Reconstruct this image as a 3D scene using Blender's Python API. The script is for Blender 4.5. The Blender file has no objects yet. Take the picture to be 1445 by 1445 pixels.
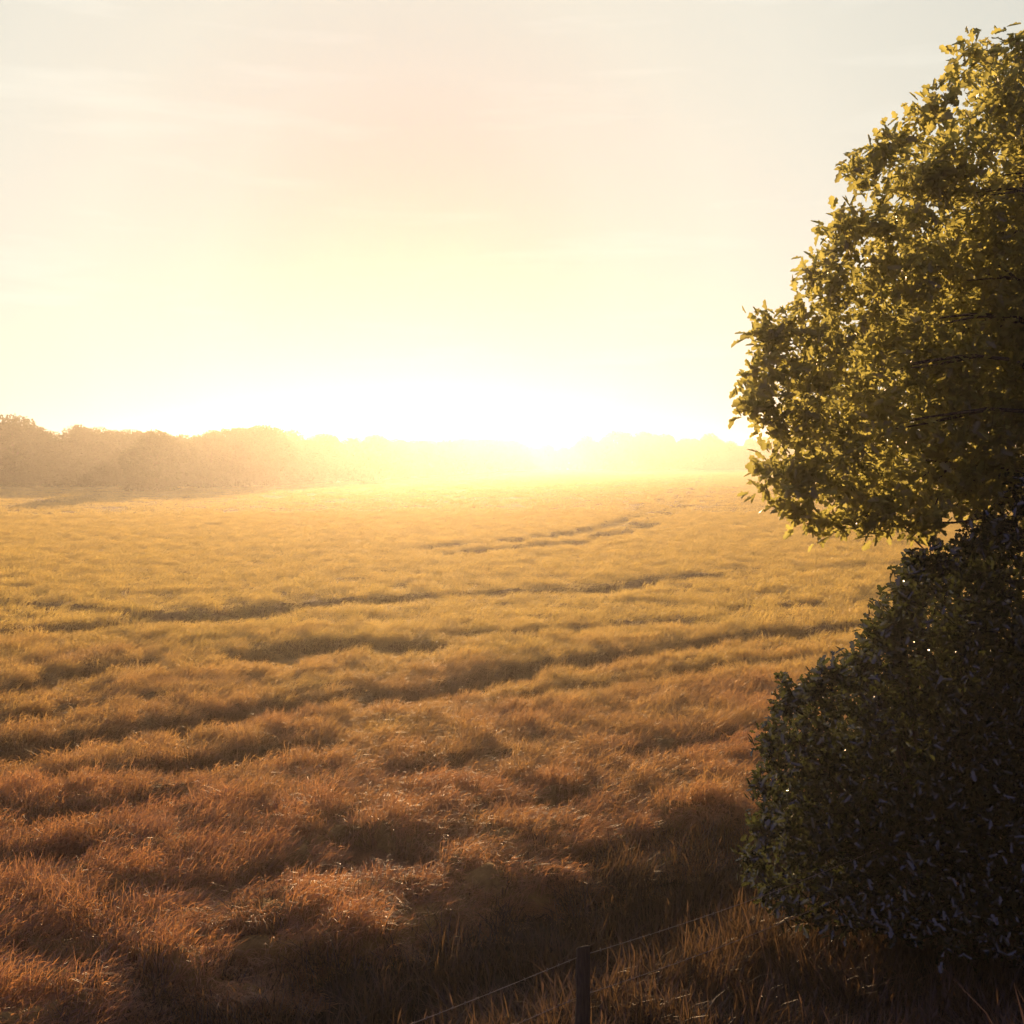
import bpy, math, random
import numpy as np
from mathutils import Vector

C = bpy.context.scene
COL = C.collection
R = math.radians

# ------------------------------------------------------------------ camera
CAM_H = 5.0
F_PX, CX, CY, HORIZON = 1620.0, 722.5, 722.5, 648.0
cam_d = bpy.data.cameras.new("camera")
cam = bpy.data.objects.new("camera", cam_d)
COL.objects.link(cam)
cam_d.sensor_width = 36.0
cam_d.lens = 36.0 * F_PX / 1445.0
cam_d.clip_start = 0.1
cam_d.clip_end = 6000
PITCH = math.atan((CY - HORIZON) / F_PX)
cam.location = (0, 0, CAM_H)
cam.rotation_euler = (math.pi / 2 - PITCH, 0, 0)
C.camera = cam

# ------------------------------------------------------------------ sun, sky, exposure
SUN_EL, SUN_AZ = R(8.3), R(-4.8)            # azimuth measured from +Y towards +X
sun_dir = Vector((math.sin(SUN_AZ) * math.cos(SUN_EL), math.cos(SUN_AZ) * math.cos(SUN_EL), math.sin(SUN_EL)))
sl = bpy.data.lights.new("sun", 'SUN')
sl.energy = 5.0
sl.angle = R(0.5)
sl.color = (1.0, 0.64, 0.33)
sun = bpy.data.objects.new("sun", sl)
COL.objects.link(sun)
sun.rotation_euler = (-sun_dir).to_track_quat('-Z', 'Y').to_euler()
sun.location = (0, 0, 60)

W = bpy.data.worlds.new("World")
C.world = W
W.use_nodes = True
nt = W.node_tree
nt.nodes.clear()
def N(tree, typ, **kw):
    n = tree.nodes.new(typ)
    for k, v in kw.items():
        setattr(n, k, v)
    return n
out = N(nt, 'ShaderNodeOutputWorld')
bg = N(nt, 'ShaderNodeBackground')
bg2 = N(nt, 'ShaderNodeBackground')
addw = N(nt, 'ShaderNodeAddShader')
sky = N(nt, 'ShaderNodeTexSky', sky_type='NISHITA', sun_disc=False)
sky.sun_elevation = SUN_EL
sky.sun_rotation = SUN_AZ
sky.air_density = 1.0
sky.dust_density = 2.0
bg.inputs['Strength'].default_value = 0.05
# the physical sky clips to white towards the sun: its brightness is rolled off before it lights the scene
rol_a = N(nt, 'ShaderNodeVectorMath', operation='ADD'); rol_a.inputs[1].default_value = (3.0, 3.0, 3.0)
rol_d = N(nt, 'ShaderNodeVectorMath', operation='DIVIDE')
rol_s = N(nt, 'ShaderNodeVectorMath', operation='SCALE'); rol_s.inputs['Scale'].default_value = 1.6
nt.links.new(sky.outputs[0], rol_a.inputs[0]); nt.links.new(sky.outputs[0], rol_d.inputs[0]); nt.links.new(rol_a.outputs[0], rol_d.inputs[1])
nt.links.new(rol_d.outputs[0], rol_s.inputs[0]); nt.links.new(rol_s.outputs[0], bg.inputs[0])
# added sky glow by sun angle; its blue far side fills the shadows
tc = N(nt, 'ShaderNodeTexCoord')
nrm = N(nt, 'ShaderNodeVectorMath', operation='NORMALIZE')
nt.links.new(tc.outputs['Generated'], nrm.inputs[0])
dot = N(nt, 'ShaderNodeVectorMath', operation='DOT_PRODUCT')
nt.links.new(nrm.outputs[0], dot.inputs[0])
dot.inputs[1].default_value = sun_dir
sky_fill = N(nt, 'ShaderNodeValToRGB')
nt.links.new(dot.outputs['Value'], sky_fill.inputs[0])
def ramp(node, stops):
    cr = node.color_ramp
    while len(cr.elements) > 1:
        cr.elements.remove(cr.elements[-1])
    cr.elements[0].position = stops[0][0]
    cr.elements[0].color = (*stops[0][1], 1)
    for p, c in stops[1:]:
        e = cr.elements.new(p)
        e.color = (*c, 1)
SKY_FILL = [(0.0, (.10, .09, .19)), (0.5, (.13, .12, .20)), (0.80, (.25, .24, .23)), (0.87, (.35, .35, .305)),
        (0.94, (.38, .375, .325)), (0.966, (.36, .352, .305)), (0.985, (.30, .28, .255)), (1.0, (.20, .16, .16))]
ramp(sky_fill, [(p, tuple(v + (.034 if p > .8 else 0) for v in c)) for p, c in SKY_FILL])
# wisps of cirrus
sc = N(nt, 'ShaderNodeVectorMath', operation='MULTIPLY')
sc.inputs[1].default_value = (5, 5, 38)
nt.links.new(nrm.outputs[0], sc.inputs[0])
no = N(nt, 'ShaderNodeTexNoise')
no.inputs['Scale'].default_value = 1.0
no.inputs['Detail'].default_value = 6
nt.links.new(sc.outputs[0], no.inputs['Vector'])
mr = N(nt, 'ShaderNodeMapRange')
mr.inputs['From Min'].default_value = 0.56
mr.inputs['From Max'].default_value = 0.74
mr.inputs['To Min'].default_value = 1.0
mr.inputs['To Max'].default_value = 1.10
nt.links.new(no.outputs[0], mr.inputs[0])
nt.links.new(sky_fill.outputs[0], bg2.inputs[0])
nt.links.new(mr.outputs[0], bg2.inputs[1])
nt.links.new(bg.outputs[0], addw.inputs[0])
nt.links.new(bg2.outputs[0], addw.inputs[1])
nt.links.new(addw.outputs[0], out.inputs[0])

C.view_settings.view_transform = 'Standard'
C.view_settings.look = 'None'
C.view_settings.exposure = 0.75
C.view_settings.gamma = 1.0
C.cycles.max_bounces = 8
C.cycles.transparent_max_bounces = 8
C.cycles.transmission_bounces = 6
C.cycles.diffuse_bounces = 4
C.cycles.volume_bounces = 0
C.cycles.use_denoising = True

rng = np.random.default_rng(7)
random.seed(7)

# ------------------------------------------------------------------ helpers
def tag(o, label=None, cat=None, group=None, kind=None):
    if label: o['label'] = label
    if cat: o['category'] = cat
    if group: o['group'] = group
    if kind: o['kind'] = kind
    return o

def empty(name, loc):
    o = bpy.data.objects.new(name, None)
    o.empty_display_size = 0.5
    o.location = loc
    COL.objects.link(o)
    return o

def mesh_np(name, verts, sizes, loops, material, parent=None, smooth=False):
    """verts (n,3); sizes: vertex count of each face; loops: flat vertex indices"""
    me = bpy.data.meshes.new(name)
    verts = np.asarray(verts, np.float32)
    sizes = np.asarray(sizes, np.int32)
    loops = np.asarray(loops, np.int32)
    me.vertices.add(len(verts))
    me.vertices.foreach_set("co", verts.ravel())
    me.loops.add(len(loops))
    me.loops.foreach_set("vertex_index", loops)
    me.polygons.add(len(sizes))
    starts = np.concatenate([[0], np.cumsum(sizes)[:-1]]).astype(np.int32)
    me.polygons.foreach_set("loop_start", starts)
    if smooth:
        me.polygons.foreach_set("use_smooth", np.ones(len(sizes), bool))
    me.update(calc_edges=True)
    if material: me.materials.append(material)
    o = bpy.data.objects.new(name, me)
    COL.objects.link(o)
    if parent: o.parent = parent
    return o

def grid_mesh(name, X, Y, Z, material, parent=None):
    n, m = X.shape
    v = np.stack([X, Y, Z], -1).reshape(-1, 3)
    i = np.arange(n - 1)[:, None] * m + np.arange(m - 1)[None, :]
    f = np.stack([i, i + m, i + m + 1, i + 1], -1).reshape(-1)
    return mesh_np(name, v, np.full((n - 1) * (m - 1), 4), f, material, parent, smooth=True)

def tubes(name, paths, material, parent=None, sides=7):
    """paths: list of lists of (x,y,z,r)"""
    V, S, L = [], [], []
    base = 0
    for path in paths:
        P = np.array(path, float)
        pts, rad = P[:, :3], P[:, 3]
        n = len(pts)
        T = np.gradient(pts, axis=0)
        T /= np.linalg.norm(T, axis=1)[:, None] + 1e-9
        ref = np.array([0.31, 0.27, 0.9]) if abs(T[0][2]) < .8 else np.array([1, 0.1, 0])
        for k in range(n):
            a = np.cross(T[k], ref); a /= np.linalg.norm(a)
            b = np.cross(T[k], a)
            for s in range(sides):
                t = 2 * math.pi * s / sides
                V.append(pts[k] + rad[k] * (math.cos(t) * a + math.sin(t) * b))
        for k in range(n - 1):
            for s in range(sides):
                s2 = (s + 1) % sides
                L += [base + k * sides + s, base + k * sides + s2, base + (k + 1) * sides + s2, base + (k + 1) * sides + s]
                S.append(4)
        L += [base + s for s in range(sides)][::-1]; S.append(sides)
        L += [base + (n - 1) * sides + s for s in range(sides)]; S.append(sides)
        base += n * sides
    return mesh_np(name, V, S, L, material, parent, smooth=True)

# value noise on numpy arrays
_perm = np.random.default_rng(11).random((256, 256))
def vnoise(x, y):
    xi = np.floor(x).astype(int); yi = np.floor(y).astype(int)
    fx = x - xi; fy = y - yi
    fx = fx * fx * (3 - 2 * fx); fy = fy * fy * (3 - 2 * fy)
    g = lambda a, b: _perm[a & 255, b & 255]
    return (g(xi, yi) * (1 - fx) + g(xi + 1, yi) * fx) * (1 - fy) + (g(xi, yi + 1) * (1 - fx) + g(xi + 1, yi + 1) * fx) * fy
def fbm(x, y, o=4):
    s = 0; a = 1; t = 0
    for k in range(o):
        s = s + a * vnoise(x * 2 ** k + 17 * k, y * 2 ** k + 31 * k); t += a; a *= .5
    return s / t
def sstep(a, b, x):
    t = np.clip((x - a) / (b - a), 0, 1)
    return t * t * (3 - 2 * t)

# ------------------------------------------------------------------ materials
def leafy(name, diff, trans, gloss=0.05, rough=0.35, var=0.35, t_fac=0.5, scale=3.0, near=None):
    m = bpy.data.materials.new(name)
    m.use_nodes = True
    t = m.node_tree
    t.nodes.clear()
    o = N(t, 'ShaderNodeOutputMaterial')
    d = N(t, 'ShaderNodeBsdfDiffuse'); tr = N(t, 'ShaderNodeBsdfTranslucent'); g = N(t, 'ShaderNodeBsdfGlossy')
    g.inputs['Roughness'].default_value = rough
    g.inputs['Color'].default_value = (.8, .8, .8, 1)
    geo = N(t, 'ShaderNodeNewGeometry')
    oi = N(t, 'ShaderNodeObjectInfo')
    nz = N(t, 'ShaderNodeTexNoise'); nz.inputs['Scale'].default_value = scale; nz.inputs['Detail'].default_value = 3
    t.links.new(geo.outputs['Position'], nz.inputs['Vector'])
    ad = N(t, 'ShaderNodeMath', operation='ADD')
    t.links.new(nz.outputs[0], ad.inputs[0])
    ml = N(t, 'ShaderNodeMath', operation='MULTIPLY'); ml.inputs[1].default_value = .5
    t.links.new(geo.outputs['Random Per Island'], ml.inputs[0])
    t.links.new(ml.outputs[0], ad.inputs[1])
    ml2 = N(t, 'ShaderNodeMapRange')
    ml2.inputs['From Min'].default_value = .3; ml2.inputs['From Max'].default_value = 1.2
    ml2.inputs['To Min'].default_value = 1 - var; ml2.inputs['To Max'].default_value = 1 + var
    t.links.new(ad.outputs[0], ml2.inputs[0])
    if near:      # foreground dimming painted into the crop colour: darker and redder close by
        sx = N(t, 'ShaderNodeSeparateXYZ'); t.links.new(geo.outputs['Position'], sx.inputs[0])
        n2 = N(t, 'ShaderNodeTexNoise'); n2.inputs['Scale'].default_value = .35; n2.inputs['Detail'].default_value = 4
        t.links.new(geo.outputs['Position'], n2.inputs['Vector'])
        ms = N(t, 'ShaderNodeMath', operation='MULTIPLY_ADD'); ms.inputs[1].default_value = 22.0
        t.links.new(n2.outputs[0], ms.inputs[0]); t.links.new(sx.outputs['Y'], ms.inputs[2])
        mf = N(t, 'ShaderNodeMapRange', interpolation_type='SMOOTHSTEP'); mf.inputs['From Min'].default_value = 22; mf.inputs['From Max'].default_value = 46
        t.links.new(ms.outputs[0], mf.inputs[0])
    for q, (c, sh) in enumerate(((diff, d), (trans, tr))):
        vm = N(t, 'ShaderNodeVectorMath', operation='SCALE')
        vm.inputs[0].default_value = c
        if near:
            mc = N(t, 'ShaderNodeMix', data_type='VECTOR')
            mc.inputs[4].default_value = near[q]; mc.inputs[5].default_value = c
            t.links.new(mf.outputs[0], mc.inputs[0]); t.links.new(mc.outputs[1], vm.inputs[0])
        t.links.new(ml2.outputs[0], vm.inputs['Scale'])
        t.links.new(vm.outputs[0], sh.inputs['Color'])
    mx = N(t, 'ShaderNodeMixShader'); mx.inputs[0].default_value = t_fac
    t.links.new(d.outputs[0], mx.inputs[1]); t.links.new(tr.outputs[0], mx.inputs[2])
    mg = N(t, 'ShaderNodeMixShader'); mg.inputs[0].default_value = gloss
    t.links.new(mx.outputs[0], mg.inputs[1]); t.links.new(g.outputs[0], mg.inputs[2])
    t.links.new(mg.outputs[0], o.inputs[0])
    return m

def rough_mat(name, c1, c2, scale=4.0, rough=0.9, bump=0.3, dist=0.05, stretch=None):
    m = bpy.data.materials.new(name)
    m.use_nodes = True
    t = m.node_tree
    b = t.nodes['Principled BSDF']
    b.inputs['Roughness'].default_value = rough
    b.inputs['Specular IOR Level'].default_value = 0.15
    geo = N(t, 'ShaderNodeNewGeometry')
    src = geo.outputs['Position']
    if stretch:
        vm = N(t, 'ShaderNodeVectorMath', operation='MULTIPLY'); vm.inputs[1].default_value = stretch
        t.links.new(src, vm.inputs[0]); src = vm.outputs[0]
    nz = N(t, 'ShaderNodeTexNoise'); nz.inputs['Scale'].default_value = scale; nz.inputs['Detail'].default_value = 8
    nz.inputs['Roughness'].default_value = .65
    t.links.new(src, nz.inputs['Vector'])
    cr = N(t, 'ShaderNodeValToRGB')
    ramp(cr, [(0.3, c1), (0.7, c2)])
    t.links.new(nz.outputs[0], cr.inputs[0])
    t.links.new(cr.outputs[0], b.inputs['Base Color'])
    bp = N(t, 'ShaderNodeBump'); bp.inputs['Strength'].default_value = bump; bp.inputs['Distance'].default_value = dist
    t.links.new(nz.outputs[0], bp.inputs['Height'])
    t.links.new(bp.outputs[0], b.inputs['Normal'])
    return m

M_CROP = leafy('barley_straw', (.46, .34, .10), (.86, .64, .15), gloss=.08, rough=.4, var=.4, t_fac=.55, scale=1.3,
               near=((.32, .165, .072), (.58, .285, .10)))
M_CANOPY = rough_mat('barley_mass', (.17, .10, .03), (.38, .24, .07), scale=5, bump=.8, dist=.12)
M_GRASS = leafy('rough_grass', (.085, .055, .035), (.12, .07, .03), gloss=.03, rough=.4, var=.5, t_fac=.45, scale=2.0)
M_SOIL = rough_mat('soil_and_turf', (.03, .025, .015), (.07, .055, .03), scale=3, bump=.6, dist=.08)
M_OAK = leafy('oak_leaf', (.06, .07, .018), (.52, .48, .12), gloss=.05, rough=.32, var=.35, t_fac=.62, scale=.9)
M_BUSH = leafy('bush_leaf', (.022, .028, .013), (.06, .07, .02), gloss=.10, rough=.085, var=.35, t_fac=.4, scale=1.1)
M_WOODS = leafy('distant_leaf', (.04, .05, .014), (.08, .10, .02), gloss=.02, rough=.6, var=.4, t_fac=.4, scale=.12)
M_BARK = rough_mat('bark', (.04, .028, .02), (.11, .08, .055), scale=9, bump=.9, dist=.03, stretch=(3, 3, .6))
M_POST = rough_mat('weathered_wood', (.03, .025, .022), (.09, .07, .055), scale=18, bump=.6, dist=.01, stretch=(4, 4, .4))
M_WIRE = bpy.data.materials.new('galvanised_wire'); M_WIRE.use_nodes = True
_b = M_WIRE.node_tree.nodes['Principled BSDF']
_b.inputs['Metallic'].default_value = .85; _b.inputs['Roughness'].default_value = .5
_b.inputs['Base Color'].default_value = (.28, .23, .19, 1)

# ------------------------------------------------------------------ lie of the land
FD = np.array([.78, .62]); FN = np.array([-.62, .78])     # fence direction, normal towards the field
F0 = np.array([.53, 8.8])
def fence_s(x, y):  # signed distance past the fence, + towards the field
    return (x - F0[0]) * FN[0] + (y - F0[1]) * FN[1]
def ground_z(x, y):
    s = fence_s(x, y)
    bank = 3.35 * sstep(-1.2, -6.2, s)
    ditch = -.38 * np.exp(-((s - 1.9) / .7) ** 2)
    near = np.exp(-(np.hypot(x, y) / 60.0) ** 2)
    far = .5 * (fbm(x / 70, y / 70, 2) - .5) * sstep(60, 200, np.hypot(x, y))
    return bank + ditch + .12 * (fbm(x / 1.7, y / 1.7) - .5) * near + far * .3

def axis(lo, hi, dlo, dhi, step, far_step):
    a = np.arange(dlo, dhi, step)
    l = dlo - np.cumsum(far_step * 1.25 ** np.arange(60)); l = l[l > lo]
    h = dhi + np.cumsum(far_step * 1.25 ** np.arange(60)); h = h[h < hi]
    return np.concatenate([[lo], l[::-1], a, h, [hi]])
xs = axis(-1500, 1500, -25, 25, .25, .3)
ys = axis(-1500, 1500, -12, 40, .25, .3)
GX, GY = np.meshgrid(xs, ys, indexing='xy')
g = grid_mesh('ground', GX, GY, ground_z(GX, GY), M_SOIL)
tag(g, kind='structure')

# ------------------------------------------------------------------ the barley: where it stands and how high
def unproj(px, py, z=.5):
    """a viewing ray of the photograph met with the crop's top: used once, to survey the tramlines"""
    d = (CAM_H - z) * F_PX / (py - HORIZON)
    return ((px - CX) / F_PX * d, d)
LINES = [  # (pixel polyline, half width in metres, depth 0..1)
    ([(1300,793),(1180,799),(1090,806),(950,813),(850,830),(700,834),(560,842),(345,858),(230,870),(120,880),(0,888)], .75, .95),
    ([(215,872),(290,868),(345,860)], 1.5, .9),
    ([(0,848),(110,857),(200,862)], .6, .6),
    ([(1240,880),(1120,893),(1020,902),(950,915),(860,926),(700,948),(600,978),(440,986),(330,1002),(170,1032),(0,1058)], .62, 1.0),
    ([(1150,925),(1000,940),(930,955),(850,962),(760,975),(650,1000)], .4, .6),
    ([(560,912),(450,908),(340,932)], 1.1, .9),
    ([(300,924),(130,940),(60,957),(0,975)], .6, 1.0),
    ([(0,1018),(60,1005),(130,990),(200,980)], .45, .9),
    ([(80,1088),(200,1080),(310,1068),(420,1050)], .45, .95),
    ([(980,876),(870,880),(760,890),(640,895)], .45, .5),
    ([(1260,842),(1140,850),(1010,858)], .4, .45),
    ([(0,1150),(120,1140),(230,1120)], .45, .8),
    ([(480,1205),(420,1215),(300,1240),(150,1262)], .4, .6),
    ([(500,1180),(570,1195)], .5, .75),
    ([(0,1215),(90,1200)], .35, .6),
    ([(640,1300),(520,1320),(330,1330)], .3, .6),
    ([(720,1130),(820,1110)], .3, .5),
    ([(-40,1330),(150,1345),(310,1392)], .3, .6), ([(230,1305),(420,1292)], .3, .6),  # gaps added to darken the near left corner
    ([(820,1190),(1000,1150)], .35, .7), ([(880,1060),(1050,1030)], .3, .5), ([(560,1080),(700,1060)], .3, .45),
]
TRACKS = [([(1003,664),(1000,672),(988,690),(960,715),(900,745),(800,765),(640,780)], 1.1, .75),
          ([(985,664),(978,674),(962,692),(930,712),(860,742),(760,758),(600,772)], 1.1, .75)]
SEGS = []
for pl, w, dep in LINES + TRACKS:
    P = [unproj(*p) for p in pl]
    SEGS.append((np.array(P), w, dep))
def seg_dist(x, y, P):
    best = np.full(x.shape, 1e9)
    for (ax, ay), (bx, by) in zip(P[:-1], P[1:]):
        dx, dy = bx - ax, by - ay
        t = np.clip(((x - ax) * dx + (y - ay) * dy) / (dx * dx + dy * dy + 1e-9), 0, 1)
        best = np.minimum(best, np.hypot(x - ax - t * dx, y - ay - t * dy))
    return best
CROP = .66        # the whole stand is a short one
def crop_h(x, y):
    """relative crop height, 0 where there is none"""
    wob = (fbm(x / 2.3 + 9, y / 2.3, 3) - .5)
    h = .88 + .46 * (fbm(x / .27, y / .22, 2) - .5) + .12 * (fbm(x / 7, y / 6, 2) - .5)
    for P, w, dep in SEGS:
        d = seg_dist(x, y, P) + wob * w * .9
        brk = sstep(.26, .42, fbm(x / 3.5 + 40 * w, y / 3.5, 2) + .06)
        w = w * 1.0
        h = h * (1 - dep * .97 * brk * (1 - sstep(w * .8, w * 1.15, d)))
    # storm-lodged hollows close to the near headland
    r = np.hypot(x, y)
    lod = sstep(.52, .66, fbm(x / .9 + 70, y / .6 + 3, 3)) * (1 - sstep(16, 30, r)) * (1 - .5 * sstep(-1, 3, x))
    h = h * (1 - .14 * lod)
    s = fence_s(x, y)
    h = h * (1 - .32 * (1 - sstep(3.6, 6.0, s + 1.6 * wob)) * sstep(.34, .52, fbm(x / 1.1 + 3, y / .8, 3)))  # crop lowered in patches to darken its near edge
    edge = sstep(2.7, 3.5, s + .5 * wob)
    return h * edge
def in_field(x, y):
    yl = np.where(x < -40, 186, np.where(x < 10, 186 + (x + 40) / 50 * 290, 476))
    return (y < yl) & (fence_s(x, y) > 2.4)

# the dense body of the crop below its ears
ang = np.radians(np.linspace(-62, 62, 620))
rad = np.exp(np.linspace(math.log(7.0), math.log(640), 760))
RR, AA = np.meshgrid(rad, ang, indexing='ij')
BX, BY = RR * np.sin(AA), RR * np.cos(AA)
inside = in_field(BX, BY)
hh = crop_h(BX, BY)
farness = sstep(60, 150, RR)
BZ = ground_z(BX, BY) + CROP * hh * (.64 + .12 * farness) + .05 * (fbm(BX / .5, BY / .5, 2) - .5) * (1 - farness) * hh
BZ = np.where(hh < .22, BZ - .22, BZ)
n, m = BX.shape
idx = np.arange(n - 1)[:, None] * m + np.arange(m - 1)[None, :]
keep = inside[:-1, :-1] & inside[1:, 1:] & inside[:-1, 1:] & inside[1:, :-1]
F = np.stack([idx, idx + m, idx + m + 1, idx + 1], -1)[keep]
used = np.unique(F)
remap = np.full(n * m, -1); remap[used] = np.arange(len(used))
Vb = np.stack([BX, BY, BZ], -1).reshape(-1, 3)[used]
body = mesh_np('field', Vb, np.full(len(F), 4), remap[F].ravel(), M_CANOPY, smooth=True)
tag(body, kind='structure')

# ------------------------------------------------------------------ tufts scattered by geometry nodes (one stuff object each)
def strip(P, wv):
    """P (k,3) centreline, wv (k,3) half width vectors -> verts, quads (as faces of 4, last may collapse)"""
    k = len(P)
    v = np.empty((2 * k, 3)); v[0::2] = P - wv; v[1::2] = P + wv
    f = [(2 * i, 2 * i + 1, 2 * i + 3, 2 * i + 2) for i in range(k - 1)]
    return v, f

def barley_tuft(rg, radius, count, fat):
    V, Fc = [], []; base = 0
    for _ in range(count):
        a = rg.uniform(0, 2 * math.pi); r = radius * math.sqrt(rg.random())
        x0, y0 = r * math.cos(a), r * math.sin(a)
        H = rg.triangular(.46, .68, .92)
        la = rg.normal(.25, .7); lean = abs(rg.normal(.10, .08))
        ld = np.array([math.cos(la), math.sin(la), 0])
        wa = rg.uniform(0, math.pi); wd = np.array([math.cos(wa), math.sin(wa), 0])
        t = np.linspace(0, 1, 4)
        P = np.stack([x0 + ld[0] * lean * t ** 2, y0 + ld[1] * lean * t ** 2, H * t], -1)
        v, f = strip(P, wd[None] * (.0035 * fat) * (1 - .4 * t)[:, None])
        V.append(v); Fc += [[q + base for q in ff] for ff in f]; base += len(v)
        # flag leaves
        for z in ((.45, .72) if fat < 2 else (.6,)):
            b = P[0] + (P[-1] - P[0]) * z
            aa = rg.uniform(0, 2 * math.pi); L = rg.uniform(.14, .26)
            dd = np.array([math.cos(aa), math.sin(aa), 0]); ww = np.array([-dd[1], dd[0], .3 * rg.normal()])
            tt = np.array([0, .4, .75, 1.0])
            Q = b + dd * (L * tt * .8)[:, None] + np.array([0, 0, 1]) * (L * (tt * .75 - tt ** 2 * 1.05))[:, None]
            v, f = strip(Q, ww[None] * (np.array([.5, 1, .7, .08]) * .0045 * fat)[:, None])
            V.append(v); Fc += [[q + base for q in ff] for ff in f]; base += len(v)
        # nodding ear with its awns
        top = P[-1]
        L = rg.uniform(.10, .16)
        tt = np.array([0, .25, .6, 1.0])
        droop = rg.uniform(.1, .8)
        Q = top + ld * (L * tt * (.45 + .5 * droop))[:, None] + np.array([0, 0, 1]) * (L * (tt * .75 - tt ** 2 * droop))[:, None]
        for q in range(2):
            ww = wd if q == 0 else np.array([-wd[1] * .6, wd[0] * .6, .7])
            v, f = strip(Q, ww[None] * (np.array([.6, 1.0, .8, .3]) * .0052 * fat)[:, None])
            V.append(v); Fc += [[q2 + base for q2 in ff] for ff in f]; base += len(v)
        for q in range(3 if fat < 2 else 2):   # awns
            e = Q[-1] - Q[-2]; e = e / np.linalg.norm(e) + rg.normal(size=3) * .35 + np.array([0, 0, .2])
            A_ = Q[1 + q % 2] + e * np.array([[0], [.5], [1.0]]) * rg.uniform(.12, .19)
            v, f = strip(A_, wd[None] * (np.array([1, .8, .2]) * .0016 * fat)[:, None])
            V.append(v); Fc += [[q2 + base for q2 in ff] for ff in f]; base += len(v)
    return np.concatenate(V), Fc

def grass_tuft(rg, radius, count, fat, hmin=.25, hmax=.7):
    V, Fc = [], []; base = 0
    for _ in range(count):
        a = rg.uniform(0, 2 * math.pi); r = radius * math.sqrt(rg.random())
        H = rg.uniform(hmin, hmax) * (1 - .3 * r / radius)
        la = rg.uniform(0, 2 * math.pi); lean = H * rg.uniform(.1, .75)
        ld = np.array([math.cos(la), math.sin(la), 0])
        ww = np.array([-ld[1], ld[0], .2 * rg.normal()])
        t = np.linspace(0, 1, 5)
        P = np.stack([r * math.cos(a) + ld[0] * lean * t ** 2, r * math.sin(a) + ld[1] * lean * t ** 2,
                      H * (t - .35 * t ** 3 * (lean / H))], -1)
        v, f = strip(P, ww[None] * (np.array([.7, 1, .9, .6, .05]) * .0055 * fat)[:, None])
        V.append(v); Fc += [[q + base for q in ff] for ff in f]; base += len(v)
        if rg.random() < .05:   # seed head / dock-like leaf
            v, f = strip(P[-1] + np.array([[0, 0, 0], [0, 0, .05], [0, 0, .10]]) + ld * np.array([[0], [.02], [.05]]),
                         ww[None] * (np.array([.3, 1, .2]) * .008)[:, None])
            V.append(v); Fc += [[q + base for q in ff] for ff in f]; base += len(v)
    return np.concatenate(V), Fc

def scatter(name, tufts, pts, rot, scl, pick, material):
    nv = sum(len(v) for v, f in tufts)
    V = np.concatenate([v for v, f in tufts] + [pts])
    L = []; S = []; var = []; off = 0
    for k, (v, f) in enumerate(tufts):
        for ff in f:
            L += [q + off for q in ff]; S.append(len(ff))
        var += [k] * len(v); off += len(v)
    var += [-1] * len(pts)
    o = mesh_np(name, V, S, L, material)
    me = o.data
    n = len(V)
    def attr(nm, typ, arr, key):
        a = me.attributes.new(nm, typ, 'POINT'); a.data.foreach_set(key, np.ascontiguousarray(arr).ravel())
    attr('variant', 'INT', np.array(var, np.int32), 'value')
    z3 = np.zeros((nv, 3), np.float32)
    attr('turn', 'FLOAT_VECTOR', np.concatenate([z3, rot]).astype(np.float32), 'vector')
    attr('size', 'FLOAT_VECTOR', np.concatenate([z3 + 1, scl]).astype(np.float32), 'vector')
    attr('pick', 'INT', np.concatenate([np.zeros(nv), pick]).astype(np.int32), 'value')
    ng = bpy.data.node_groups.new(name + '_scatter', 'GeometryNodeTree')
    ng.interface.new_socket('Geometry', in_out='INPUT', socket_type='NodeSocketGeometry')
    ng.interface.new_socket('Geometry', in_out='OUTPUT', socket_type='NodeSocketGeometry')
    gi = N(ng, 'NodeGroupInput'); go = N(ng, 'NodeGroupOutput')
    def named(nm, typ):
        a = N(ng, 'GeometryNodeInputNamedAttribute', data_type=typ); a.inputs[0].default_value = nm
        return a.outputs[0]
    vs = named('variant', 'INT')
    def sep(k):
        c = N(ng, 'FunctionNodeCompare', data_type='INT', operation='EQUAL')
        ng.links.new(vs, c.inputs[2]); c.inputs[3].default_value = k
        s = N(ng, 'GeometryNodeSeparateGeometry', domain='POINT')
        ng.links.new(gi.outputs[0], s.inputs[0]); ng.links.new(c.outputs[0], s.inputs[1])
        return s.outputs[0]
    join = N(ng, 'GeometryNodeJoinGeometry')
    for k in reversed(range(len(tufts))):      # a join lists its last link first
        t = N(ng, 'GeometryNodeGeometryToInstance')
        ng.links.new(sep(k), t.inputs[0]); ng.links.new(t.outputs[0], join.inputs[0])
    ip = N(ng, 'GeometryNodeInstanceOnPoints')
    ng.links.new(sep(-1), ip.inputs['Points'])
    ng.links.new(join.outputs[0], ip.inputs['Instance'])
    ip.inputs['Pick Instance'].default_value = True
    ng.links.new(named('pick', 'INT'), ip.inputs['Instance Index'])
    e = N(ng, 'FunctionNodeEulerToRotation')
    ng.links.new(named('turn', 'FLOAT_VECTOR'), e.inputs[0])
    ng.links.new(e.outputs[0], ip.inputs['Rotation'])
    ng.links.new(named('size', 'FLOAT_VECTOR'), ip.inputs['Scale'])
    ng.links.new(ip.outputs[0], go.inputs[0])
    md = o.modifiers.new('scatter', 'NODES'); md.node_group = ng
    return o

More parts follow.
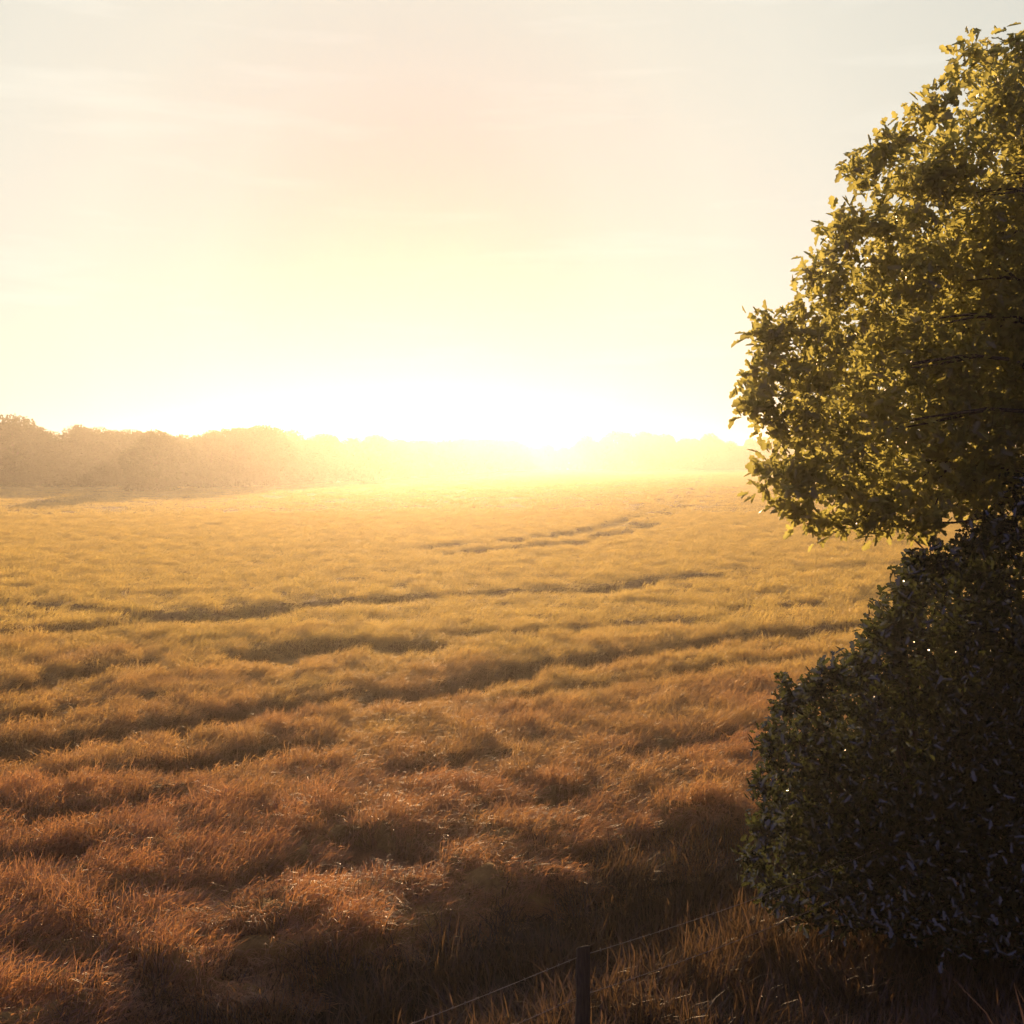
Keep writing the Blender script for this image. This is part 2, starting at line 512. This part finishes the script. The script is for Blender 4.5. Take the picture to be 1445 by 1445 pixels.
def jitter_points(r0, r1, cell, half_deg):
    """points on a jittered square grid inside a wedge ahead of the camera"""
    w = r1 * math.sin(R(half_deg)) + 2
    xs = np.arange(-w, w, cell); ys = np.arange(max(0, r0 * math.cos(R(half_deg)) - 1), r1, cell)
    X, Y = np.meshgrid(xs, ys)
    X = X + rng.uniform(-.5, .5, X.shape) * cell; Y = Y + rng.uniform(-.5, .5, Y.shape) * cell
    r = np.hypot(X, Y); a = np.degrees(np.arctan2(X, Y))
    k = (r >= r0) & (r < r1) & (np.abs(a) < half_deg)
    return X[k], Y[k]

rg = np.random.default_rng(3)
near_t = [barley_tuft(rg, .34, 115, 1.5) for _ in range(6)]
mid_t = [barley_tuft(rg, .62, 190, 1.9) for _ in range(4)]
far_t = [barley_tuft(rg, 1.7, 260, 4.5) for _ in range(3)]
P_, R_, S_, K_ = [], [], [], []
for (r0, r1, cell, half, k0, kn, sxy) in ((7, 32, .26, 34, 0, 6, .72), (32, 100, .56, 32, 6, 4, .74), (95, 480, 2.0, 30, 10, 3, .95)):
    X, Y = jitter_points(r0, r1, cell, half)
    k = in_field(X, Y); X, Y = X[k], Y[k]
    h = crop_h(X, Y)
    k = h > .07; X, Y, h = X[k], Y[k], h[k]
    n = len(X)
    lean = .22 * (fbm(X / 3 + 5, Y / 3, 2) - .35) + .25 * (1 - h)
    la = 4 * (fbm(X / 5 + 50, Y / 5, 2) - .5)
    P_.append(np.stack([X, Y, ground_z(X, Y)], -1))
    # limited spin so that the whole crop nods the same way
    R_.append(np.stack([-lean * np.sin(la) + rng.normal(0, .06, n), lean * np.cos(la) + rng.normal(0, .06, n), rng.normal(0, .9, n)], -1))
    S_.append(np.stack([np.full(n, sxy), np.full(n, sxy), CROP * h * rng.uniform(.84, 1.16, n)], -1))
    K_.append(k0 + rng.integers(0, kn, n))
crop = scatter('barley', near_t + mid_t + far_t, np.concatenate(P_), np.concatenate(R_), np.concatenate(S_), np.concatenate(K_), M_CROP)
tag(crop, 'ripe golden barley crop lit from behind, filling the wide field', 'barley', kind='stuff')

# rough grass of the verge, the ditch and the bank
gt = [grass_tuft(rg, .28, 70, 1.0, .12, .42) for _ in range(4)] + [grass_tuft(rg, .22, 60, 1.3, .35, .8) for _ in range(3)]
X, Y = jitter_points(2.5, 34, .27, 50)
s = fence_s(X, Y)
k = ((s < 3.9) | ((s < 6.2) & (rng.random(len(s)) < .62 * (6.2 - s) / 3) & (fbm(X / .9 + 20, Y / .9, 2) > .45))) & (s > -6.5); X, Y, s = X[k], Y[k], s[k]  # dark grass also added among the nearest barley to darken it
n = len(X)
tall = (rng.random(n) < .12 + .6 * np.exp(-((s - 1.9) / .9) ** 2) + .5 * (fbm(X / 1.2, Y / 1.2, 2) > .6))
lod = fbm(X / 1.3 + 7, Y / 1.3, 3)
pick = np.where(tall, 4 + rng.integers(0, 3, n), rng.integers(0, 4, n))
scz = rng.uniform(.6, 1.1, n) * (.55 + .8 * lod)
grass = scatter('grass', gt, np.stack([X, Y, ground_z(X, Y) - .02], -1),
                np.stack([rng.normal(0, .15, n), rng.normal(.08, .15, n), rng.uniform(0, 6.28, n)], -1),
                np.stack([np.ones(n), np.ones(n), scz], -1), pick, M_GRASS)
tag(grass, 'rough shaded grass of the verge and ditch along the wire fence', 'grass', kind='stuff')

# ------------------------------------------------------------------ foliage
LEAF_OAK = np.array([(0, 0), (.22, .17), (.36, .10), (.55, .27), (.68, .15), (.86, .17), (1, 0)])
LEAF_OVAL = np.array([(0, 0), (.25, .22), (.6, .26), (1, 0)])
def leaves(centres, dirs, length, outline, rg):
    """one folded two-half leaf per centre, pointing along dirs"""
    n = len(centres); k = len(outline)
    U = dirs / (np.linalg.norm(dirs, axis=1)[:, None] + 1e-9)
    rnd = rg.normal(size=(n, 3)) * .8 + np.array([0, 0, 1.0])
    Nn = rnd - (rnd * U).sum(1)[:, None] * U; Nn /= np.linalg.norm(Nn, axis=1)[:, None] + 1e-9
    Vv = np.cross(Nn, U)
    L = length[:, None, None]
    u = outline[:, 0]; v = outline[:, 1]
    def half(sign):
        return (centres[:, None, :] + L * (u[None, :, None] * U[:, None, :] + sign * v[None, :, None] * Vv[:, None, :]
                + (.35 * v[None, :, None] - .18 * (u ** 2)[None, :, None]) * Nn[:, None, :]))
    A = half(1); B = half(-1)[:, 1:-1]
    verts = np.concatenate([A, B], 1)          # k + (k-2)
    per = 2 * k - 2
    f1 = list(range(k)); f2 = [0] + list(range(k, 2 * k - 2)) + [k - 1]; f2 = f2[::-1]
    base = (np.arange(n) * per)[:, None]
    loops = np.concatenate([base + np.array(f1)[None], base + np.array(f2)[None]], 1).ravel()
    sizes = np.full(2 * n, k)
    return verts.reshape(-1, 3), sizes, loops

def cluster_foliage(name, clusters, material, parent, leaf_len, outline, per_m2, sprig, rg, nl=7):
    """clusters: (x,y,z,rx,ry,rz) leafy masses; sprigs are set near the skin of each mass and point outwards"""
    CT, CDR = [], []
    for (cx, cy, cz, rx, ry, rz) in clusters:
        area = 4 * math.pi * ((rx * ry + rx * rz + ry * rz) / 3)
        n = max(int(area * per_m2), 5)
        d = rg.normal(size=(n, 3)); d /= np.linalg.norm(d, axis=1)[:, None]
        q = rg.random(n)
        r = np.where(q < .72, rg.uniform(.72, 1.0, n), rg.uniform(.25, .8, n))
        stick = rg.random(n) < .10
        r = np.where(stick, rg.uniform(1.0, 1.32, n), r)
        p = np.stack([cx + d[:, 0] * rx * r, cy + d[:, 1] * ry * r, cz + d[:, 2] * rz * r], -1)
        dd = d + rg.normal(size=(n, 3)) * .55 + np.array([0, 0, .25])
        CT.append(p); CDR.append(dd / np.linalg.norm(dd, axis=1)[:, None])
    P = np.concatenate(CT); D = np.concatenate(CDR)
    n = len(P)
    j = np.arange(nl)
    pos = P[:, None, :] + D[:, None, :] * (sprig * (j / nl - .3))[None, :, None] + rg.normal(size=(n, nl, 3)) * sprig * .10
    ld = D[:, None, :] * .7 + rg.normal(size=(n, nl, 3)) * .75
    pos = pos.reshape(-1, 3); ld = ld.reshape(-1, 3)
    L = leaf_len * rg.uniform(.65, 1.2, len(pos))
    if parent: pos = pos - np.array(parent.location)
    v, s_, l_ = leaves(pos, ld, L, outline, rg)
    return mesh_np(name, v, s_, l_, material, parent)

def px(u, v, y):
    """world point on the photograph's ray through (u, v) at distance y: for surveying the near tree's outline"""
    return ((u - CX) / F_PX * y, y, CAM_H - (v - HORIZON) / F_PX * y)
def mass(u, v, r, y, ry=None):
    x, yy, z = px(u, v, y)
    rr = r / F_PX * y
    return (x, yy, z, rr, ry or rr, rr * .9)

def curve_path(a, b, r0, r1, sag=.0, n=7, wob=.08, rgp=random):
    a = Vector(a); b = Vector(b); out = []
    side = Vector((rgp.uniform(-1, 1), rgp.uniform(-1, 1), rgp.uniform(-.3, .6))) * (b - a).length * wob
    for i in range(n):
        t = i / (n - 1)
        p = a.lerp(b, t) + side * math.sin(math.pi * t) + Vector((0, 0, sag * math.sin(math.pi * t)))
        out.append((p.x, p.y, p.z, r0 + (r1 - r0) * t))
    return out

# the oak at the field's corner
oak = empty('oak_tree', (6.0, 12.3, float(ground_z(np.array(6.0), np.array(12.3)))))
tag(oak, 'tall leafy oak at the right edge, its crown glowing where the sun comes through', 'tree')
OAK = [mass(*a) for a in [
    (1400, 124, 40, 12.0), (1386, 152, 36, 11.7), (1440, 142, 50, 12.3), (1355, 218, 30, 11.8), (1300, 200, 18, 11.6), (1328, 250, 40, 12.0),
    (1262, 232, 20, 11.5), (1222, 250, 20, 11.4), (1275, 275, 45, 11.8), (1330, 320, 75, 12.2), (1215, 330, 30, 11.4), (1190, 335, 15, 11.3),
    (1250, 360, 55, 11.7), (1200, 385, 34, 11.3), (1160, 392, 20, 11.2), (1230, 440, 70, 11.7), (1165, 440, 34, 11.2), (1120, 470, 26, 11.0),
    (1088, 478, 11, 10.9), (1150, 510, 50, 11.2), (1095, 520, 28, 10.9), (1080, 562, 26, 10.9), (1120, 580, 45, 11.1), (1190, 560, 70, 11.6),
    (1150, 640, 60, 11.2), (1110, 680, 34, 10.9), (1150, 700, 36, 11.0), (1220, 660, 75, 11.6), (1210, 705, 38, 11.3), (1280, 560, 90, 12.2),
    (1310, 440, 95, 12.4), (1390, 250, 90, 12.6), (1420, 380, 100, 12.6), (1400, 520, 100, 12.6), (1310, 660, 70, 12.0), (1380, 620, 75, 12.2),
    (1290, 715, 36, 11.6), (1370, 690, 40, 11.9), (1430, 690, 70, 12.2), (1265, 735, 18, 11.3), (1500, 185, 95, 13.0), (1500, 420, 130, 12.8), (1510, 600, 120, 12.6)]]
for (x, y, z, r) in [(7.2, 14.0, 8.2, 1.3), (8.0, 12.6, 8.3, 1.6), (9.2, 13.2, 6.8, 1.6), (7.6, 11.2, 7.0, 1.5), (6.6, 15.0, 6.6, 1.7), (9.0, 11.3, 5.4, 1.4),
                     (8.6, 14.6, 5.6, 1.6), (6.3, 14.8, 7.0, 1.2), (5.2, 15.2, 5.6, 1.4), (7.2, 10.9, 5.2, 1.2), (7.3, 13.2, 9.2, 1.0)]:
    OAK.append((x, y, z, r, r, r * .9))
for u, v, r in [(1418, 74, 11), (1440, 78, 10), (1390, 82, 12), (1358, 92, 11), (1342, 118, 10), (1372, 100, 16), (1330, 150, 9), (1303, 158, 9), (1290, 175, 9), (1316, 172, 8),
                (1264, 205, 9), (1243, 208, 10), (1236, 224, 8), (1205, 242, 9), (1196, 248, 6), (1218, 262, 9), (1240, 290, 8), (1186, 312, 8), (1192, 336, 9), (1180, 352, 7),
                (1155, 382, 9), (1142, 392, 7), (1150, 412, 9), (1134, 440, 8), (1104, 458, 9), (1073, 467, 5), (1078, 482, 5), (1092, 490, 8), (1082, 512, 8), (1062, 528, 8),
                (1072, 545, 8), (1050, 572, 6), (1062, 580, 7), (1085, 590, 9), (1100, 606, 8), (1082, 690, 9), (1070, 668, 7), (1100, 712, 9), (1128, 728, 8), (1148, 738, 7),
                (1180, 736, 8), (1212, 742, 9), (1246, 748, 8), (1290, 740, 10), (1318, 742, 8), (1250, 700, 14), (1340, 722, 16)]:
    OAK.append(mass(u, v, r, 11.2 + random.uniform(-.3, .4)))
rgo = np.random.default_rng(21)
cluster_foliage('crown', OAK, M_OAK, oak, .125, LEAF_OAK * np.array([1, 1.2]), 27, .28, rgo, nl=8)
oz = oak.location.z
TR = [(6.0, 12.3, oz - .1, .42), (6.0, 12.32, oz + .5, .30), (6.08, 12.3, 2.2, .26), (6.15, 12.35, 4.0, .23), (6.3, 12.5, 6.0, .17), (6.45, 12.6, 8.0, .10), (6.5, 12.7, 9.6, .04)]
def rel(paths, o):
    return [[(x - o.location.x, y - o.location.y, z - o.location.z, r) for x, y, z, r in p] for p in paths]
tubes('trunk', rel([TR], oak), M_BARK, oak, sides=12)
random.seed(5)
for c in OAK[:48:3]:
    z0 = min(max(c[2] - .6, 3.1), 7.8)
    t = (z0 - 2.2) / 5.8
    p = [curve_path((6.1 + .3 * t, 12.4 + .2 * t, z0), tuple(Vector((6.2, 12.5, z0)).lerp(Vector(c[:3]), .62)), .05 * (1.3 - t), .005, sag=.3, wob=.16)]
    q = Vector(p[0][4][:3])
    for _ in range(2):
        e = Vector(p[0][-1][:3]) + Vector((random.uniform(-1, 1), random.uniform(-1, 1), random.uniform(-.6, .8))) * c[3] * .7
        p.append(curve_path(q, e, .022, .006, n=5))
    tubes('branch', rel(p, oak), M_BARK, oak, sides=6)
# the thin bare twig hanging under the crown
a = px(1276, 742, 11.5)
tw = [[(*px(u, v, 11.5), r) for u, v, r in [(1205, 722, .012), (1250, 738, .012), (1278, 744, .012), (1292, 762, .011), (1312, 782, .006)]],
      [(*px(u, v, 11.5), r) for u, v, r in [(1250, 738, .016), (1300, 736, .012), (1345, 738, .01), (1385, 732, .008)]],
      [(*px(u, v, 11.5), r) for u, v, r in [(1312, 735, .01), (1325, 700, .008), (1345, 690, .004)]]]
tubes('branch', rel(tw, oak), M_BARK, oak, sides=5)

# the dark bush under it
bush = empty('bush', (4.9, 12.2, float(ground_z(np.array(4.9), np.array(12.2)))))
tag(bush, 'dense dark bush on the ditch bank below the oak, speckled with points of light', 'bush')
BU = [mass(*a) for a in [
    (1400, 790, 50, 12.2), (1362, 815, 28, 12.0), (1305, 848, 28, 11.8), (1280, 860, 26, 11.7), (1350, 860, 70, 12.0), (1270, 905, 36, 11.6),
    (1225, 965, 36, 11.5), (1300, 950, 70, 11.9), (1160, 1008, 26, 11.4), (1128, 1046, 28, 11.3), (1190, 1040, 70, 11.6), (1144, 1084, 44, 11.4),
    (1126, 1130, 30, 11.3), (1156, 1170, 54, 11.4), (1116, 1190, 24, 11.2), (1136, 1240, 42, 11.2), (1200, 1140, 80, 11.6), (1200, 1240, 60, 11.3),
    (1280, 1060, 110, 12.0), (1390, 960, 110, 12.2), (1400, 1120, 120, 12.0), (1290, 1200, 90, 11.5), (1390, 1240, 90, 11.4), (1480, 1000, 150, 12.4),
    (1480, 1200, 130, 11.8), (1480, 820, 90, 12.4), (1250, 925, 40, 11.7), (1165, 1280, 35, 11.0), (1300, 1285, 50, 10.9), (1420, 1300, 50, 10.8), (1240, 1290, 40, 10.9)]]
for (x, y, z, r) in [(4.6, 13.4, 1.4, 1.2), (5.8, 13.6, 1.8, 1.4), (6.8, 12.6, 1.6, 1.4), (4.0, 12.9, 1.0, .9), (5.6, 13.2, 2.9, 1.1), (7.4, 13.2, 1.2, 1.2)]:
    BU.append((x, y, z, r, r, r * .9))
for u, v, r in [(1384, 752, 12), (1350, 772, 12), (1322, 790, 10), (1340, 790, 13), (1290, 800, 11), (1268, 812, 9), (1262, 838, 9), (1245, 862, 9), (1234, 884, 8), (1250, 855, 9),
                (1238, 916, 9), (1210, 925, 9), (1192, 950, 9), (1178, 962, 8), (1150, 955, 9), (1132, 962, 8), (1110, 978, 9), (1092, 996, 9), (1080, 1012, 7), (1078, 1040, 8),
                (1072, 1068, 7), (1082, 1092, 9), (1074, 1120, 8), (1062, 1150, 9), (1076, 1172, 9), (1060, 1196, 8), (1056, 1222, 7), (1078, 1250, 9), (1090, 1280, 10), (1130, 1296, 11)]:
    BU.append(mass(u + 24, v + 8, r, 11.0 + random.uniform(-.3, .3)))
rs = random.Random(14)
for u, v in [(1392, 740), (1352, 764), (1316, 782), (1272, 806), (1240, 880), (1222, 905), (1196, 940), (1166, 952), (1128, 968), (1090, 1000), (1070, 1060), (1062, 1110), (1056, 1170), (1050, 1215), (1066, 1262), (1290, 792), (1258, 840), (1100, 982)]:
    du, dv = rs.uniform(-16, 4), rs.uniform(-20, 2)
    for q in range(3):
        BU.append(mass(u + 22 + du * q / 2, v + 8 + dv * q / 2, 7 - 1.6 * q, 11.0 + rs.uniform(-.2, .3)))
for u, v, r in [(1420, 735, 34), (1450, 700, 30), (1400, 760, 20), (1200, 1300, 26), (1110, 1292, 16), (1350, 1330, 30), (1440, 1345, 34), (1280, 1322, 20)]:
    BU.append(mass(u, v, r, 11.4 if v < 900 else 10.4))
rgb = np.random.default_rng(22)
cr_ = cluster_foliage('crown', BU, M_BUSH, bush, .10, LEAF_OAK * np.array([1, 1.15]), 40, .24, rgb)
random.seed(9)
for c in BU[:37:3]:
    b0 = (4.9 + random.uniform(-.5, .9), 12.2 + random.uniform(-.3, .3), bush.location.z)
    tubes('stem', rel([curve_path(b0, c[:3], .05, .012, sag=.15)], bush), M_BARK, bush, sides=6)

# ------------------------------------------------------------------ the wire fence
fence = empty('wire_fence', (float(F0[0]), float(F0[1]), 0))
tag(fence, 'barbed wire fence with one weathered wooden post in the dark verge grass', 'fence')
def fpt(s, z):
    return (F0[0] + FD[0] * s, F0[1] + FD[1] * s, z)
def post_mesh(s, lean, seed):
    r = random.Random(seed)
    x, y, _ = fpt(s, 0); gz = float(ground_z(np.array(x), np.array(y)))
    pts = []
    for i in range(9):
        t = i / 8; z = gz - .3 + (1.18 + .3) * t
        pts.append((x + lean * t + r.uniform(-.004, .004), y + r.uniform(-.004, .004), z, .058 - .006 * t + r.uniform(-.003, .003)))
    pts.append((pts[-1][0], pts[-1][1], pts[-1][2] + .004, .044))
    o = tubes('post', rel([pts], fence), M_POST, fence, sides=9)
    for v in o.data.vertices:                 # riven wood: uneven faces and a top sawn at a slant
        a = math.atan2(v.co.y - (y - fence.location.y), v.co.x - (x - fence.location.x))
        k = 1 + .16 * math.sin(3 * a + seed) + .07 * math.sin(7 * a)
        v.co.x = (v.co.x - (x - fence.location.x)) * k + (x - fence.location.x)
        v.co.y = (v.co.y - (y - fence.location.y)) * k + (y - fence.location.y)
        if v.co.z > gz + 1.1: v.co.z += .022 * math.cos(a + 1)
    o.data.polygons.foreach_set('use_smooth', [False] * len(o.data.polygons))
    return o
post_mesh(0, .02, 1); post_mesh(4.1, -.03, 2); post_mesh(-3.9, .03, 3)
for z in (1.12, .80):
    paths = []
    for s0, s1 in ((-3.9, 0), (0, 4.1)):
        n = 40
        for ph in (0, math.pi):
            P = []
            for i in range(n + 1):
                t = i / n; s = s0 + (s1 - s0) * t
                x, y, _ = fpt(s, 0)
                sag = -.05 * math.sin(math.pi * t)
                P.append((x - .06 * FN[0] * 0 + .0022 * math.cos(ph + 34 * t), y, z + sag + .0022 * math.sin(ph + 34 * t), .0019))
            paths.append(P)
        k = int((s1 - s0) / .11)
        for i in range(1, k):
            t = i / k; s = s0 + (s1 - s0) * t
            x, y, _ = fpt(s, 0); zz = z - .05 * math.sin(math.pi * t)
            for q in range(2):
                a = random.uniform(0, math.pi)
                dx, dz = .02 * math.cos(a), .016 * math.sin(a)
                paths.append([(x - dx * .7, y - dx * .6, zz - dz, .0016), (x, y, zz, .0042), (x + dx * .7, y + dx * .6, zz + dz, .001)])
    tubes('wire', rel(paths, fence), M_WIRE, fence, sides=4)

# ------------------------------------------------------------------ the woods round the field
def distant_crown(seed, wide, low):
    """leafy masses of one unit tree 1 m high; returns points for the faces"""
    r = np.random.default_rng(seed)
    bl = [(0, 0, .62, .30 * wide, .34)]
    for i in range(9):
        a = r.uniform(0, 6.28); d = r.uniform(.12, .3) * wide
        z = r.uniform(.32, .82)
        bl.append((d * math.cos(a), d * math.sin(a), z, r.uniform(.13, .22) * wide, r.uniform(.12, .18)))
    for i in range(low):
        a = r.uniform(0, 6.28); d = r.uniform(.05, .36) * wide
        bl.append((d * math.cos(a), d * math.sin(a), r.uniform(.10, .25), r.uniform(.14, .2) * wide, r.uniform(.10, .15)))
    P, D = [], []
    for (x, y, z, rh, rv) in bl:
        n = int(9000 * (rh * rv) / .09 * .5)
        d = r.normal(size=(n, 3)); d /= np.linalg.norm(d, axis=1)[:, None]
        q = r.uniform(.55, 1.05, n)
        P.append(np.stack([x + d[:, 0] * rh * q, y + d[:, 1] * rh * q, z + d[:, 2] * rv * q], -1)); D.append(d + r.normal(size=(n, 3)) * .6)
    P = np.concatenate(P); D = np.concatenate(D)
    k = P[:, 2] > .01
    return P[k], D[k], r
PROTO = []
def make_woodland_tree(seed, wide, low, H):
    root = empty('woodland_tree', (0, -300, 0))
    P, D, r = distant_crown(seed, wide, low)
    v, s_, l_ = leaves(P * H, D, np.full(len(P), .42) * r.uniform(.6, 1.3, len(P)), LEAF_OVAL, r)
    mesh_np('crown', v, s_, l_, M_WOODS, root)
    rr = random.Random(seed)
    paths = [[(0, 0, -.3, .035 * H), (0, 0, .1 * H, .024 * H), (.01 * H, 0, .4 * H, .018 * H), (.015 * H, .01 * H, .75 * H, .006 * H)]]
    for i in range(5):
        a = rr.uniform(0, 6.28)
        paths.append([(0, 0, (.2 + .07 * i) * H, .010 * H), (.13 * H * math.cos(a), .13 * H * math.sin(a), (.38 + .07 * i) * H, .006 * H), (.22 * H * math.cos(a), .22 * H * math.sin(a), (.48 + .07 * i) * H, .002 * H)])
    tubes('trunk', paths, M_BARK, root, sides=6)
    return root
for sd, wide, low in ((31, 1.0, 6), (32, 1.25, 8), (33, .9, 5), (34, 1.1, 9), (35, 1.35, 8)):
    PROTO.append([make_woodland_tree(sd, wide, low, 12.0), False])

def place_tree(i, x, y, height, rot, label, group, widen=1.0):
    pr = PROTO[i % len(PROTO)]
    if not pr[1]:
        root = pr[0]; pr[1] = True
    else:
        root = pr[0].copy(); COL.objects.link(root)
        for ch in pr[0].children:
            c = ch.copy(); COL.objects.link(c); c.parent = root
    k = height / 12.0
    root.location = (x, y, float(ground_z(np.array(float(x)), np.array(float(y)))) - .05)
    root.rotation_euler = (0, 0, rot)
    root.scale = (k * widen, k * widen, k)
    tag(root, label, 'tree', group)
    return root

def ytop(u, v, y):
    return CAM_H - (v - HORIZON) / F_PX * y
rt = random.Random(77)
LW = 'trees of the wood at the left field edge'
LEFT = [  # (px, top py, widen)
    (20, 585, 1.25), (72, 608, .8), (108, 600, .95), (140, 603, .9), (182, 606, .95), (218, 606, .95), (258, 613, .8), (300, 607, .95),
    (340, 604, .9), (372, 600, .95), (412, 606, .9), (450, 612, .9)]
LL = ['tallest and darkest tree of the left wood, at the far left edge of the photo',
      'narrow low tree just right of the tallest dark tree on the left',
      'rounded tree with a ragged top, second crown right of the tallest dark tree',
      'ragged-topped tree right beside the rounded one in the left wood',
      'broad hazy tree left of the middle of the left wood',
      'hazy tree in the middle of the left wood, close beside a broad one',
      'lowest dip in the left wood, a short pale tree',
      'pinkish pale tree just right of the dip in the left wood',
      'pale tree left of the highest of the hazy crowns',
      'highest hazy crown in the right half of the left wood',
      'faint tree just right of the highest hazy crown of the left wood',
      'last faint tree of the left wood before the sun glare hides it']
for i, (u, v, wd) in enumerate(LEFT):
    y = 190 + 5 + rt.uniform(0, 3) + max(0, u - 372) * .75
    x = (u - CX) / F_PX * y
    place_tree(i, x, y, ytop(u, v, y) * 1.02, rt.uniform(0, 6.28), LL[i], LW, wd)
# second row behind, closing the wood, and trees outside the picture's left edge
for i in range(13):
    u = -90 + i * 36
    y = 203 + rt.uniform(0, 4)
    x = (u - CX) / F_PX * y
    place_tree(i + 2, x, y, 8.6 + rt.uniform(-.5, .6) + (2.5 if u < 30 else 0), rt.uniform(0, 6.28), 'tree in the back row of the left wood, hidden behind the front trees', LW + ', back row', 1.0)
for i in range(5):
    x = -92 - 7.5 * i
    place_tree(i, x, 196 + rt.uniform(-2, 2), 11 + rt.uniform(-1, 1), rt.uniform(0, 6.28), 'tree of the left wood beyond the left edge of the photo', LW + ', outside the frame', 1.1)
# the hedge of trees running away behind the glare
for i in range(18):
    t = (i - 2.0) / 16
    y = 198 + t * 285; x = -40 + t * 50 - 4
    place_tree(i + 1, x, y, 9.5 + 4 * t + rt.uniform(-.7, .7), rt.uniform(0, 6.28), 'tree lost in the sun glare between the left and the right wood', 'trees lost in the glare', 1.0)
RW = 'trees of the far wood at the right'
RIGHT = [(828, 614, .9), (868, 608, 1.0), (905, 609, 1.0), (938, 612, .9), (968, 618, .8), (1001, 611, .9), (1030, 622, .8), (1060, 619, .9), (1090, 615, .95), (1118, 612, 1.0)]
RL = ['faintest tree of the right wood, next to the sun glare',
      'pale broad tree, second from the glare in the right wood',
      'highest pale crown of the right wood left of the middle',
      'hazy tree just right of the highest pale crown in the right wood',
      'lower tree left of the distinct rounded crown of the right wood',
      'distinct rounded crown standing up from the right wood',
      'low tree in the dip right of the distinct rounded crown',
      'darker flat-topped tree between the dip and the oak',
      'dark tree of the right wood, second from the leaves of the oak',
      'dark tree of the right wood partly hidden by the leaves of the oak']
for i, (u, v, wd) in enumerate(RIGHT):
    y = 488 + rt.uniform(0, 6); x = (u - CX) / F_PX * y
    place_tree(i, x, y, ytop(u, v, y) * 1.02, rt.uniform(0, 6.28), RL[i], RW, wd)
for i in range(22):
    u = 1150 + i * 30; y = 488 + rt.uniform(0, 8); x = (u - CX) / F_PX * y
    place_tree(i + 3, x, y, 14.5 + rt.uniform(-1, 1), rt.uniform(0, 6.28), 'tree of the right wood behind the oak', RW + ', behind the oak', 1.0)
for i in range(21):
    u = 749 + i * 22; y = 500 + rt.uniform(0, 8); x = (u - CX) / F_PX * y
    place_tree(i, x, y, 11.5 + rt.uniform(-1, .6), rt.uniform(0, 6.28), 'tree in the back row of the right wood, hidden behind the front trees', RW + ', back row', 1.0)
for pr in PROTO:
    if not pr[1]:
        for ch in list(pr[0].children): bpy.data.objects.remove(ch)
        bpy.data.objects.remove(pr[0])
rgu = np.random.default_rng(44)
U_ = [(x, 188.6 + rgu.normal(0, .5) , .9 + rgu.normal(0, .25), 1.7, 1.2, 1.2 + rgu.uniform(0, .7)) for x in np.linspace(-98, -42, 40)]
und = cluster_foliage('undergrowth', U_, M_WOODS, None, .36, LEAF_OVAL, 9, .5, rgu, nl=4)
tag(und, 'low tangled undergrowth along the foot of the left wood', 'undergrowth', kind='stuff')
# the low dark hedge in front of the right wood
rgh = np.random.default_rng(40)
hx = np.linspace(46, 150, 60)
H_ = [(x + rgh.normal(0, .5), 480 + rgh.normal(0, .5), .9 + rgh.normal(0, .1), 1.4, 1.2, 1.1) for x in hx]
hedge = cluster_foliage('hedge', H_, M_WOODS, None, .38, LEAF_OVAL, 9, .5, rgh, nl=4)
tag(hedge, 'low dark hedge along the far field edge in front of the right wood', 'hedge')

# ------------------------------------------------------------------ haze
HAZE_D = 0.0009
bpy.ops.mesh.primitive_cube_add(size=1)
hz = bpy.context.object
hz.name = 'haze'
hz.scale = (3060, 3060, 21)
hz.location = (0, 0, -3 + 10.5)
tag(hz, kind='stuff'); hz['label'] = 'warm evening haze over the field and woods'; hz['category'] = 'haze'
hm = bpy.data.materials.new('haze'); hm.use_nodes = True
ht = hm.node_tree; ht.nodes.clear()
ho = N(ht, 'ShaderNodeOutputMaterial'); pv = N(ht, 'ShaderNodeVolumePrincipled')
pv.inputs['Color'].default_value = (.78, .735, .66, 1)
pv.inputs['Density'].default_value = HAZE_D
pv.inputs['Anisotropy'].default_value = 0.75
ht.links.new(pv.outputs[0], ho.inputs['Volume'])
hz.data.materials.append(hm)
